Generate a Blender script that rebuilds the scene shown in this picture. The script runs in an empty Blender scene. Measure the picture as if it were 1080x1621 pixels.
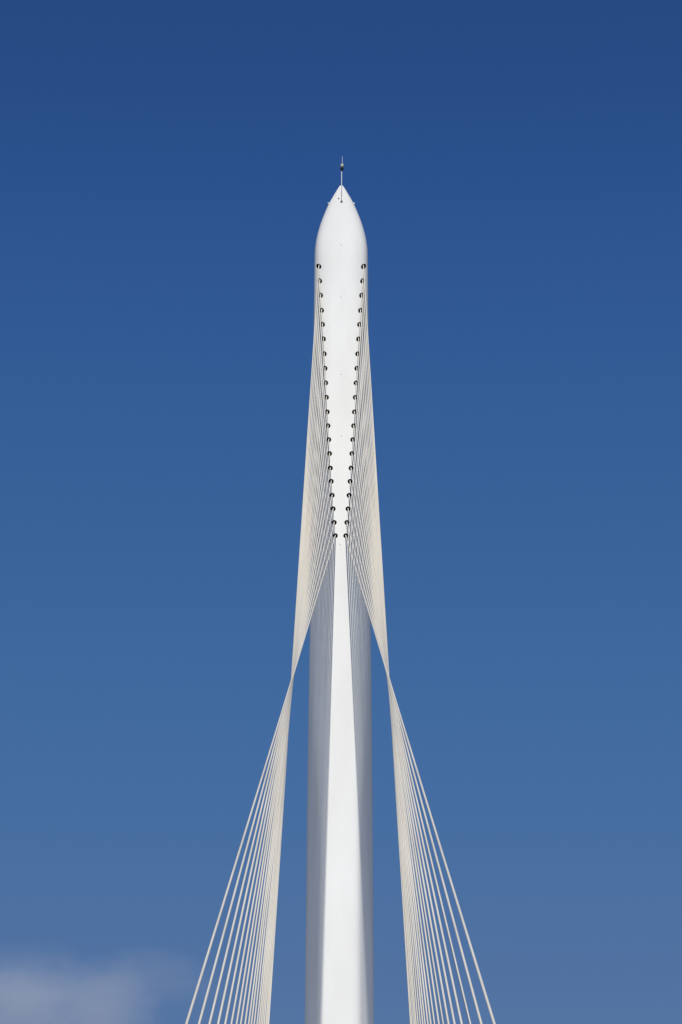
import bpy, bmesh, math, random
from mathutils import Vector, Matrix, noise
from mathutils.bvhtree import BVHTree
R = math.radians
random.seed(4)
scene = bpy.context.scene
C = scene.collection

# ------------------------------------------------------------------ camera
EYE = Vector((-0.08, 0.0, 1.6))                 # standing at the foot of the approach ramp, metres; the deck lies at z = DK
cd = bpy.data.cameras.new('camera')
cam = bpy.data.objects.new('camera', cd); C.objects.link(cam)
cd.sensor_fit = 'VERTICAL'; cd.sensor_height = 36.0; cd.lens = 88.83
cd.clip_start = 0.5; cd.clip_end = 60000
pitch, yaw, roll = R(22.0), R(0.031), R(0.14)
cam.matrix_world = (Matrix.Translation(EYE) @ Matrix.Rotation(-yaw, 4, 'Z')
                    @ Matrix.Rotation(R(90) + pitch, 4, 'X') @ Matrix.Rotation(roll, 4, 'Z'))
scene.camera = cam

# ------------------------------------------------------------------ sky and sun
SUN_EL, SUN_AZ = 42.0, -0.9                      # elevation; degrees to the right of straight behind the camera
sdir = Vector((math.sin(R(SUN_AZ)) * math.cos(R(SUN_EL)), -math.cos(R(SUN_AZ)) * math.cos(R(SUN_EL)), math.sin(R(SUN_EL))))
w = bpy.data.worlds.new('World'); scene.world = w; w.use_nodes = True
nt = w.node_tree; nt.nodes.clear()
sky = nt.nodes.new('ShaderNodeTexSky'); sky.sky_type = 'NISHITA'; sky.sun_disc = False
sky.sun_elevation = R(SUN_EL)
sky.sun_rotation = math.atan2(sdir.x, sdir.y)   # clockwise from +Y
sky.altitude = 300; sky.air_density = 1.0; sky.dust_density = 0.0; sky.ozone_density = 3.0
# the deep, polarised blue of the photograph: one response curve per channel over the whole sky
k1 = nt.nodes.new('ShaderNodeVectorMath'); k1.operation = 'SCALE'; k1.inputs[3].default_value = .1
k2 = nt.nodes.new('ShaderNodeVectorMath'); k2.operation = 'SCALE'; k2.inputs[3].default_value = 10
crv = nt.nodes.new('ShaderNodeRGBCurve'); crv.mapping.use_clip = False
CURVES = ([(0.089, 0.0323), (0.1077, 0.0474), (0.1405, 0.0682), (0.1928, 0.0963), (0.2922, 0.1478)],
          [(0.1579, 0.1141), (0.1901, 0.1551), (0.2449, 0.2036), (0.33, 0.2499), (0.4786, 0.2911)],
          [(0.3005, 0.372), (0.3543, 0.4719), (0.4403, 0.5309), (0.5607, 0.5859), (0.7302, 0.6022)])
for i, pts in enumerate(CURVES):
    cc = crv.mapping.curves[i]; cc.points[0].location = (0, 0); cc.points[1].location = ((1, .40), (1, .50), (1, .72))[i]
    for x, y in pts: cc.points.new(x, y)
crv.mapping.update()
nt.links.new(sky.outputs[0], k1.inputs[0]); nt.links.new(k1.outputs[0], crv.inputs[1]); nt.links.new(crv.outputs[0], k2.inputs[0])
bg = nt.nodes.new('ShaderNodeBackground'); bg.inputs['Strength'].default_value = 0.06
wo = nt.nodes.new('ShaderNodeOutputWorld')
nt.links.new(k2.outputs[0], bg.inputs[0]); nt.links.new(bg.outputs[0], wo.inputs[0])

sl = bpy.data.lights.new('sun', 'SUN'); sl.energy = 3.2; sl.angle = R(0.53); sl.color = (1.0, 0.96, 0.875)
so = bpy.data.objects.new('sun', sl); C.objects.link(so)
so.rotation_euler = sdir.to_track_quat('Z', 'Y').to_euler(); so.location = (0, 0, 200)

scene.view_settings.view_transform = 'Standard'; scene.view_settings.look = 'None'
scene.view_settings.exposure = 0.0; scene.view_settings.gamma = 1.0; scene.view_settings.use_curve_mapping = False
scene.render.engine = 'CYCLES'
cy = scene.cycles
cy.use_denoising = True; cy.use_adaptive_sampling = False
cy.max_bounces = 6; cy.diffuse_bounces = 4; cy.glossy_bounces = 3; cy.volume_bounces = 2
cy.volume_step_rate = 1.0; cy.volume_max_steps = 128
cy.filter_width = 1.5

# ------------------------------------------------------------------ helpers
def link_mesh(name, me, mat, parent=None):
    o = bpy.data.objects.new(name, me); C.objects.link(o)
    if mat is not None and not me.materials: me.materials.append(mat)
    if parent is not None: o.parent = parent
    return o
def mesh(name, bm, mat, parent=None, smooth=True):
    me = bpy.data.meshes.new(name); bm.normal_update(); bm.to_mesh(me); bm.free()
    if smooth: me.polygons.foreach_set('use_smooth', [True] * len(me.polygons))
    return link_mesh(name, me, mat, parent)
def tag(o, label=None, cat=None, group=None, kind=None):
    if label: o['label'] = label
    if cat: o['category'] = cat
    if group: o['group'] = group
    if kind: o['kind'] = kind
    return o
def frame_of(d):
    d = d.normalized(); a = d.cross(Vector((1, 0, 0)) if abs(d.x) < .9 else Vector((0, 1, 0))).normalized()
    return a, d.cross(a).normalized()
def tube(bm, pts, radii, n=16, cap=True):
    rings = []
    for i, p in enumerate(pts):
        d = (pts[min(i + 1, len(pts) - 1)] - pts[max(i - 1, 0)])
        a, b = frame_of(d)
        rings.append([bm.verts.new(p + (a * math.cos(t) + b * math.sin(t)) * radii[i]) for t in [2 * math.pi * k / n for k in range(n)]])
    for r0, r1 in zip(rings, rings[1:]):
        for k in range(n): bm.faces.new((r0[k], r0[(k + 1) % n], r1[(k + 1) % n], r1[k]))
    if cap:
        bm.faces.new(list(reversed(rings[0]))); bm.faces.new(rings[-1])
    return rings
def box(bm, c, s, rot=None):
    m = Matrix.Translation(c) @ (rot.to_4x4() if rot else Matrix()) @ Matrix.Diagonal((s[0], s[1], s[2], 1))
    return bmesh.ops.create_cube(bm, size=1, matrix=m)['verts']

def mat(name, col, rough=0.5, metal=0.0, spec=0.5):
    m = bpy.data.materials.new(name); m.use_nodes = True
    b = m.node_tree.nodes['Principled BSDF']
    b.inputs['Base Color'].default_value = (*col, 1); b.inputs['Roughness'].default_value = rough
    b.inputs['Metallic'].default_value = metal; b.inputs['Specular IOR Level'].default_value = spec
    return m, m.node_tree, b
def noisy(m, c0, c1, scale, stretch=(1, 1, 1), lo=.35, hi=.65, detail=5):
    m_, t, b = m
    tc = t.nodes.new('ShaderNodeTexCoord'); mp = t.nodes.new('ShaderNodeMapping'); mp.inputs['Scale'].default_value = stretch
    no = t.nodes.new('ShaderNodeTexNoise'); no.inputs['Scale'].default_value = scale; no.inputs['Detail'].default_value = detail
    rp = t.nodes.new('ShaderNodeValToRGB'); rp.color_ramp.elements[0].position = lo; rp.color_ramp.elements[1].position = hi
    rp.color_ramp.elements[0].color = (*c0, 1); rp.color_ramp.elements[1].color = (*c1, 1)
    t.links.new(tc.outputs['Object'], mp.inputs[0]); t.links.new(mp.outputs[0], no.inputs['Vector'])
    t.links.new(no.outputs['Fac'], rp.inputs[0]); t.links.new(rp.outputs[0], b.inputs['Base Color'])
    return rp, tc

# white mast paint: faint vertical rain streaks and broad soft tone changes
Mp = mat('white_mast_paint', (.8, .8, .79), .6, 0, .3)
rp, tc = noisy(Mp, (.765, .762, .745), (.812, .812, .80), .5, (1, 1, .10))
paint = Mp[0]
# cream polyethylene sheathing of the stays
Mc = mat('cream_cable_sheath', (.70, .65, .55), .5, 0, .3)
noisy(Mc, (.71, .66, .56), (.79, .74, .645), .15)
sheath = Mc[0]
dark = mat('recess_shade_black', (.008, .0075, .007), 1.0, 0, .1)[0]  # near-black: the shade inside the cable openings is put into the colour
galv = mat('galvanised_rod', (.68, .70, .74), .6, .0)[0]
blackp = mat('black_plastic', (.012, .016, .014), .5)[0]
lens_m = mat('pale_beacon_glass', (.42, .45, .36), .25)[0]
whitem = mat('white_bracket_paint', (.8, .8, .8), .45)[0]
greym = mat('grey_fitting', (.18, .17, .17), .5)[0]
bronze = mat('faded_plug', (.50, .49, .48), .5)[0]

# ------------------------------------------------------------------ ground and deck (below the picture)
Mg = mat('dry_grassland', (.16, .15, .09), .95); noisy(Mg, (.05, .065, .03), (.13, .12, .07), .02)
bm = bmesh.new(); bmesh.ops.create_circle(bm, cap_ends=True, radius=30000, segments=96)
g = mesh('ground', bm, Mg[0], smooth=False); g.location = (0, 100, -.15); tag(g, kind='structure')
DK = 11.6                                        # level of the bridge deck
Md = mat('pale_deck', (.30, .29, .28), .85); noisy(Md, (.40, .39, .37), (.48, .47, .45), .6)
Mq = mat('pale_bounce_slab', (.45, .44, .41), .9); noisy(Mq, (.52, .51, .48), (.62, .61, .58), .3)
bm = bmesh.new(); box(bm, Vector((0, 200, -.10)), (220, 220, .06)); tag(mesh('bounce_slab', bm, Mq[0], smooth=False), kind='structure')  # added unseen slab, pale to bounce light onto the lower pylon
Mk = mat('pale_concrete', (.36, .35, .33), .85); noisy(Mk, (.32, .31, .29), (.40, .39, .36), .6)
def strip(bm, path, prof):                       # a profile (x, dz) swept along (y, z) stations
    rs = [[bm.verts.new((x, Y, z + dz)) for x, dz in prof] for Y, z in path]; n = len(prof)
    for r0, r1 in zip(rs, rs[1:]):
        for k in range(n): bm.faces.new((r0[k], r0[(k + 1) % n], r1[(k + 1) % n], r1[k]))
    bm.faces.new(rs[0]); bm.faces.new(list(reversed(rs[-1])))
    bmesh.ops.recalc_face_normals(bm, faces=bm.faces)
path = [(-30, 0), (-2, 0), (10, .6), (25, 2.6), (40, 5.2), (52, 7.6), (62, 9.6), (70, 10.9), (76, 11.5), (82, DK), (300, DK)]
bm = bmesh.new(); strip(bm, path, [(-5.4, 0), (5.4, 0), (4.6, -1.9), (-4.6, -1.9)]); tag(mesh('bridge_deck', bm, Md[0], smooth=False), kind='structure')
for s in (-1, 1):
    bm = bmesh.new(); strip(bm, path, [(s * 5.403, -.4), (s * 6.7, -.25), (s * 6.7, .16), (s * 5.403, .16)])
    tag(mesh('pavement', bm, Mk[0], smooth=False), kind='structure')

# ------------------------------------------------------------------ the pylon
TL = math.tan(R(12.0))
WT = [(-1, 2.92), (40.43, 2.838), (58.62, 2.845), (74.74, 2.79), (100, 2.74), (118, 2.715), (120.4, 2.708), (121.2, 2.675), (122.59, 2.515), (124.17, 2.175), (125.78, 1.716),
      (127.18, 1.26), (128.01, .898), (128.88, .522), (129.43, .28), (129.65, .15)]
def setback(z):                                  # how far the face leans back over the nose
    return .9 * min(1, (z - 119) / 11.3) ** 2.5 if z > 119 else 0
def hd(z):                                       # half depth
    d = 2.5 + .5 * min(1, max(0, (90 - z) / 34))
    if z > 119:
        t = min(1, (z - 119) / 11.3); d = 2.5 * (1 - t ** 2.2) + .08 * t
    return max(d, .08)
def lift(z, q=1.0):                              # the outline lies behind the face, so it stands that much higher
    z1 = z
    for _ in range(20): z1 = z + (setback(z1) + hd(z1) * q) * .55
    return z1
WT = [(z if z < 119 else lift(z), w_) for z, w_ in WT]
ZTOP = WT[-1][0]
def lerp(t, z):
    if z <= t[0][0]: return t[0][1]
    for (a, va), (b, vb) in zip(t, t[1:]):
        if z <= b: return va + (vb - va) * (z - a) / (b - a)
    return t[-1][1]
def hw(z):                                       # half width, smoothed
    if z > 118: return lerp(WT, z) if z > ZTOP - 1.2 else (lerp(WT, z - .4) + 2 * lerp(WT, z) + lerp(WT, z + .4)) / 4
    return (lerp(WT, z - 6) + lerp(WT, z) * 2 + lerp(WT, min(z + 6, 119))) / 4
def front(z):                                    # y of the front face on the centre line
    return 200 + z * TL + setback(z)
NE, PS, CS = 3.4, 66.0, 17.0                     # body exponent, angle of the flank planes, sharpness of their edge
SP, CP = math.sin(R(PS)), math.cos(R(PS))
def chamfer(z):                                  # distance of the flank planes from the axis: they cut in below the openings
    t = min(1, max(0, (90 - z) / 34)); t = t * t * (3 - 2 * t)
    return 4.3 + (2.73 - 4.3) * t
def radius(c, s, z):                             # c, s: direction in plan; s < 0 faces the camera side
    W, D = hw(z) * (1 + .03 * min(1, max(0, (90 - z) / 34))), hd(z)
    inv = (abs(c / W) ** NE + abs(s / D) ** NE) ** (CS / NE)
    k = (abs(c) * SP - s * CP) / chamfer(z) if z < 90 else 0
    if k > 0: inv += k ** CS
    return inv ** (-1 / CS)
def sect(a, z):
    # even spread of points: start from a superellipse angle, then use its plan direction
    c, s = math.cos(a), math.sin(a); W, D = hw(z), hd(z)
    x = W * math.copysign(abs(c) ** (2 / NE), c); y = D * math.copysign(abs(s) ** (2 / NE), s)
    l = math.hypot(x, y); x /= l; y /= l; r = radius(x, y, z)
    return Vector((x * r, front(z) + D + y * r, z))
def implicit(p):
    z = min(max(p.z, -1), ZTOP); x, y = p.x, p.y - front(z) - hd(z); l = math.hypot(x, y)
    return l / radius(x / l, y / l, z)
def nrm(p):
    e = .02
    g = Vector([implicit(p + Vector(v) * e) - implicit(p - Vector(v) * e) for v in ((1, 0, 0), (0, 1, 0), (0, 0, 1))])
    return g.normalized()

zs = [-.9 + i * 3.2 for i in range(22)]
z = zs[-1] + 1.0
while z < 117.5: zs.append(z); z += 1.0
while z < ZTOP - .05: zs.append(z); z += .25
zs.append(ZTOP)
NA = 128
bm = bmesh.new(); rings = []
for z in zs: rings.append([bm.verts.new(sect(2 * math.pi * (k + .5) / NA, z)) for k in range(NA)])
for r0, r1 in zip(rings, rings[1:]):
    for k in range(NA): bm.faces.new((r0[k], r0[(k + 1) % NA], r1[(k + 1) % NA], r1[k]))
bm.faces.new(list(reversed(rings[0]))); bm.faces.new(rings[-1])
bmesh.ops.recalc_face_normals(bm, faces=bm.faces)
bvh = BVHTree.FromBMesh(bm)

HOLES = [(119.21, 2.235), (117.38, 2.142), (115.57, 2.039), (113.69, 1.925), (111.95, 1.82), (110.18, 1.72), (108.38, 1.63), (106.64, 1.545), (104.91, 1.467), (103.2, 1.387),
         (101.5, 1.305), (99.89, 1.225), (98.29, 1.140), (96.7, 1.058), (95.05, .975), (93.56, .885), (92.0, .792), (90.5, .693), (89.0, .589), (87.55, .484)]
def surf(x, z0):                                 # hole centre on the curved front face
    z = z0
    for _ in range(4):
        hit = bvh.ray_cast(Vector((x, 100, z)), Vector((0, 1, 0)))[0]
        z = z0 + (hit.y - front(z)) * math.tan(R(25))
    return hit
ANCH = [172 - 4.727 * (k - 1) - .0275 * (k - 1) * (k - 12) for k in range(1, 21)]
HR = .235
cables = []; axes = []; cut = bmesh.new()
for s in (-1, 1):
    for k in range(20):
        h = surf(s * HOLES[k][1], HOLES[k][0]); a = Vector((s * (6.0 + random.uniform(-.02, .02)), ANCH[k] + random.uniform(-.16, .16), DK + .10))
        d = (a - h).normalized()
        cables.append((s, k, h, a, d))
        el = R(-18 - 17 * (19 - k) / 19); e = Vector((-s * .06, -math.cos(el), math.sin(el)))   # the recess runs in flatter than the stay
        axes.append(e)
        tube(cut, [h - e * 1.0, h + e * .5], [HR, HR], 40)
bmesh.ops.recalc_face_normals(cut, faces=cut.faces)
body = mesh('body', bm, paint, smooth=True)
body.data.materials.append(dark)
cme = bpy.data.meshes.new('cutter'); cut.to_mesh(cme); cut.free()
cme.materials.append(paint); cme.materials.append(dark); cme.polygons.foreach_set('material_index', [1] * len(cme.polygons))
cob = bpy.data.objects.new('cutter', cme); C.objects.link(cob)
md = body.modifiers.new('cut', 'BOOLEAN'); md.operation = 'DIFFERENCE'; md.solver = 'EXACT'; md.use_hole_tolerant = True; md.use_self = True; md.object = cob
try: md.material_mode = 'INDEX'
except Exception: pass
dg = bpy.context.evaluated_depsgraph_get()
nm = bpy.data.meshes.new_from_object(body.evaluated_get(dg))
body.modifiers.clear(); bpy.data.objects.remove(cob); body.data = nm
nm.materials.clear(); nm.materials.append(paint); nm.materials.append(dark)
nl = [None] * len(nm.loops)
for p in nm.polygons:
    p.use_smooth = True
    end = p.center.z < -.85 or p.center.z > ZTOP - .01
    for li in p.loop_indices:
        v = nm.vertices[nm.loops[li].vertex_index].co
        nl[li] = tuple(p.normal) if (p.material_index == 1 or end) else tuple(nrm(v))
nm.normals_split_custom_set(nl)
nm.name = 'body'

root = bpy.data.objects.new('pylon', None); C.objects.link(root); root.location = (0, 202.5, 0)
tag(root, 'tall white steel bridge pylon with pointed tip and two rows of dark cable openings', 'pylon')
def own(o, par=root):
    o.parent = par
    o.matrix_parent_inverse = Matrix.Translation(-Vector((0, 202.5, 0))) if par is root else Matrix()
    return o
own(body)
# lining of each opening, its shade put into the near-black colour: a sleeve whose mouth follows the mast skin, 3 cm inside it
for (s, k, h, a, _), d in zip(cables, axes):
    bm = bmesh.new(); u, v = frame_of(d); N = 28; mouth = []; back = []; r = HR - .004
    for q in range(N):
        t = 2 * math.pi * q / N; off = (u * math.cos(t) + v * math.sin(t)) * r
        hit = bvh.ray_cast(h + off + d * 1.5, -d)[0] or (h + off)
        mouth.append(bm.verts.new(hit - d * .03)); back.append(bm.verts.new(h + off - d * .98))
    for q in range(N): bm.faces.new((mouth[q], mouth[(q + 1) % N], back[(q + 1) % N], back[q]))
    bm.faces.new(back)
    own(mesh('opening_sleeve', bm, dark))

# small things on the mast
bm = bmesh.new()
RZ = setback(128.1) * .55; pz = 127.66 + RZ; fy = bvh.ray_cast(Vector((0.03, 100, pz)), Vector((0, 1, 0)))[0].y
PY = fy - .16
aer = bpy.data.objects.new('lightning_rod', None); C.objects.link(aer); aer.location = (0.02, PY, pz)
tag(aer, 'thin vertical rod with a small aircraft warning beacon above the tip of the white pylon', 'lightning rod')
L = lambda *p: Vector(p)
bm = bmesh.new(); tube(bm, [L(0, 0, -.10), L(0, 0, 3.72 - RZ)], [.045, .04], 12); o = mesh('pole', bm, galv, aer)
bm = bmesh.new(); tube(bm, [L(0.06, 0, 3.95 - RZ), L(.07, 0, 5.0 - RZ), L(.08, 0, 5.42 - RZ)], [.032, .022, .008], 10); mesh('tip', bm, galv, aer)
bm = bmesh.new(); tube(bm, [L(0.02, 0, 3.60 - RZ), L(.02, 0, 3.80 - RZ), L(.03, 0, 3.84 - RZ), L(.04, 0, 4.12 - RZ)], [.055, .10, .165, .17], 20); mesh('beacon_base', bm, blackp, aer)
bm = bmesh.new(); tube(bm, [L(.045, 0, 4.12 - RZ), L(.045, 0, 4.16 - RZ), L(.05, 0, 4.34 - RZ), L(.055, 0, 4.44 - RZ), L(.055, 0, 4.48 - RZ)], [.165, .17, .155, .12, .03], 20); mesh('beacon_lens', bm, lens_m, aer)
bm = bmesh.new(); tube(bm, [L(-.15, 0, 4.50 - RZ), L(.27, 0, 4.50 - RZ)], [.014, .014], 8); mesh('cross_bar', bm, galv, aer)
bm = bmesh.new(); box(bm, L(0, .09, -.02), (.20, .24, .13)); box(bm, L(0, .06, .28), (.11, .20, .10)); box(bm, L(0, .02, .13), (.09, .06, .40))
bmesh.ops.bevel(bm, geom=bm.edges[:], offset=.012, segments=1); mesh('clamp', bm, whitem, aer, smooth=False)
bm = bmesh.new(); box(bm, L(0, .05, -.14), (.22, .26, .10)); bmesh.ops.bevel(bm, geom=bm.edges[:], offset=.012, segments=1); mesh('clamp_foot', bm, greym, aer, smooth=False)

def fitting(x, z, mk, name, m, par=root):
    hit = bvh.ray_cast(Vector((x, 100, z)), Vector((0, 1, 0)))[0]; bm = bmesh.new(); mk(bm, hit, nrm(hit)); return own(mesh(name, bm, m), par)
def disc(r, h_):
    return lambda bm, p, n: tube(bm, [p - n * .05, p + n * h_, p + n * (h_ + .02)], [r, r, r * .8], 20)
fitting(-.27, 127.93 + RZ, disc(.075, .07), 'vent', greym)
for x, z in ((-.02, 121.9), (0.0, 115.33), (.03, 105.9), (.09, 98.7), (-.03, 86.6)): fitting(x, z, disc(.055, .012), 'plug', bronze)
# lugs either side of the tip
for s in (-1, 1):
    z = lift(127.36, .9); x0 = s * (hw(z) - .03); yc = front(z) + hd(z) * .9
    bm = bmesh.new(); box(bm, L(s * (hw(z) + .04), yc, z), (.30, .22, .08)); bmesh.ops.bevel(bm, geom=bm.edges[:], offset=.015, segments=1)
    lug = own(mesh('lug', bm, whitem, smooth=False))
    bm = bmesh.new(); tube(bm, [L(s * (hw(z) + .04), yc, z - .16), L(s * (hw(z) + .04), yc, z - .041)], [.035, .05], 12)
    o = mesh('lug_lamp', bm, blackp); o.parent = lug
# closed weld line of the tip cover plate
# ------------------------------------------------------------------ stay cables
ORD = ['topmost', 'second', 'third', 'fourth', 'fifth', 'sixth', 'seventh', 'eighth', 'ninth', 'tenth', 'eleventh', 'twelfth', 'thirteenth', 'fourteenth',
       'fifteenth', 'sixteenth', 'seventeenth', 'eighteenth', 'nineteenth', 'lowest']
CR = .051
for s, k, h, a, d in cables:
    side = 'left' if s < 0 else 'right'
    Lc = (a - h).length; bm = bmesh.new(); pts = []; N = 24; sag = random.uniform(.0003, .0007)
    for i in range(N + 1):
        t = i / N; p = h.lerp(a, t)
        p = p - Vector((0, 0, 1)) * (4 * t * (1 - t) * sag * Lc); pts.append(p)
    pts = [h - d * .22] + pts
    tube(bm, [p - a for p in pts], [CR * (1 + random.uniform(-.05, .05))] * len(pts), 16)
    o = mesh('stay_cable', bm, sheath); o.location = a
    pos = ('running from the topmost opening' if k == 0 else 'running from the lowest opening' if k == 19 else 'from the %s opening down' % ORD[k])
    tag(o, 'cream stay cable %s in the %s row of the white pylon' % (pos, side), 'cable', 'stay cables fanning down from the pylon')

# ------------------------------------------------------------------ cloud low at the left
def cloud(name, label, loc, size, dens, seed, scale, lo=.9, hi=1.40):
    bm = bmesh.new(); bmesh.ops.create_icosphere(bm, subdivisions=4, radius=1)
    o = mesh(name, bm, None); o.location = loc; o.scale = size
    m = bpy.data.materials.new(name + '_vapour'); m.use_nodes = True; t = m.node_tree; t.nodes.clear()
    out = t.nodes.new('ShaderNodeOutputMaterial'); pv = t.nodes.new('ShaderNodeVolumePrincipled')
    pv.inputs['Color'].default_value = (.93, .95, 1.0, 1); pv.inputs['Anisotropy'].default_value = -.25
    tc = t.nodes.new('ShaderNodeTexCoord'); le = t.nodes.new('ShaderNodeVectorMath'); le.operation = 'LENGTH'
    mr = t.nodes.new('ShaderNodeMapRange'); mr.interpolation_type = 'SMOOTHSTEP'
    mr.inputs[1].default_value = .95; mr.inputs[2].default_value = .30; mr.inputs[3].default_value = 0; mr.inputs[4].default_value = 1
    no = t.nodes.new('ShaderNodeTexNoise'); no.noise_dimensions = '4D'; no.inputs['W'].default_value = seed
    no.inputs['Scale'].default_value = scale; no.inputs['Detail'].default_value = 8; no.inputs['Roughness'].default_value = .6
    ad = t.nodes.new('ShaderNodeMath'); ad.operation = 'ADD'
    m2 = t.nodes.new('ShaderNodeMapRange'); m2.interpolation_type = 'SMOOTHSTEP'
    m2.inputs[1].default_value = lo; m2.inputs[2].default_value = hi; m2.inputs[3].default_value = 0; m2.inputs[4].default_value = dens
    mu = t.nodes.new('ShaderNodeMath'); mu.operation = 'MULTIPLY'
    t.links.new(tc.outputs['Object'], le.inputs[0]); t.links.new(le.outputs['Value'], mr.inputs[0])
    t.links.new(tc.outputs['Object'], no.inputs['Vector']); ms = t.nodes.new('ShaderNodeMath'); ms.operation = 'MULTIPLY'; ms.inputs[1].default_value = .55
    mn = t.nodes.new('ShaderNodeMath'); mn.operation = 'MULTIPLY'; mn.inputs[1].default_value = 1.5
    t.links.new(mr.outputs[0], ms.inputs[0]); t.links.new(no.outputs['Fac'], mn.inputs[0])
    t.links.new(ms.outputs[0], ad.inputs[0]); t.links.new(mn.outputs[0], ad.inputs[1])
    t.links.new(ad.outputs[0], m2.inputs[0]); t.links.new(m2.outputs[0], mu.inputs[0]); t.links.new(mr.outputs[0], mu.inputs[1])
    t.links.new(mu.outputs[0], pv.inputs['Density']); t.links.new(pv.outputs[0], out.inputs['Volume'])
    o.data.materials.append(m); tag(o, label, 'cloud'); return o
def sky_pt(px, py, dist):                        # a point that far off in the direction of picture point (px, py)
    v = cam.matrix_world.to_3x3() @ Vector(((px - 540) / 4000, (810.5 - py) / 4000, -1)).normalized()
    return EYE + v * dist
cloud('cloud', 'soft grey cloud with a lumpy top, lowest at the left of the sky', sky_pt(70, 1606, 3000), (215, 120, 122), .0058, 5.1, 1.9)
cloud('cloud', 'very thin pinkish wisp of cloud between the grey cloud and the left cables', sky_pt(245, 1545, 3400), (150, 90, 70), .0018, 8.4, 1.6)
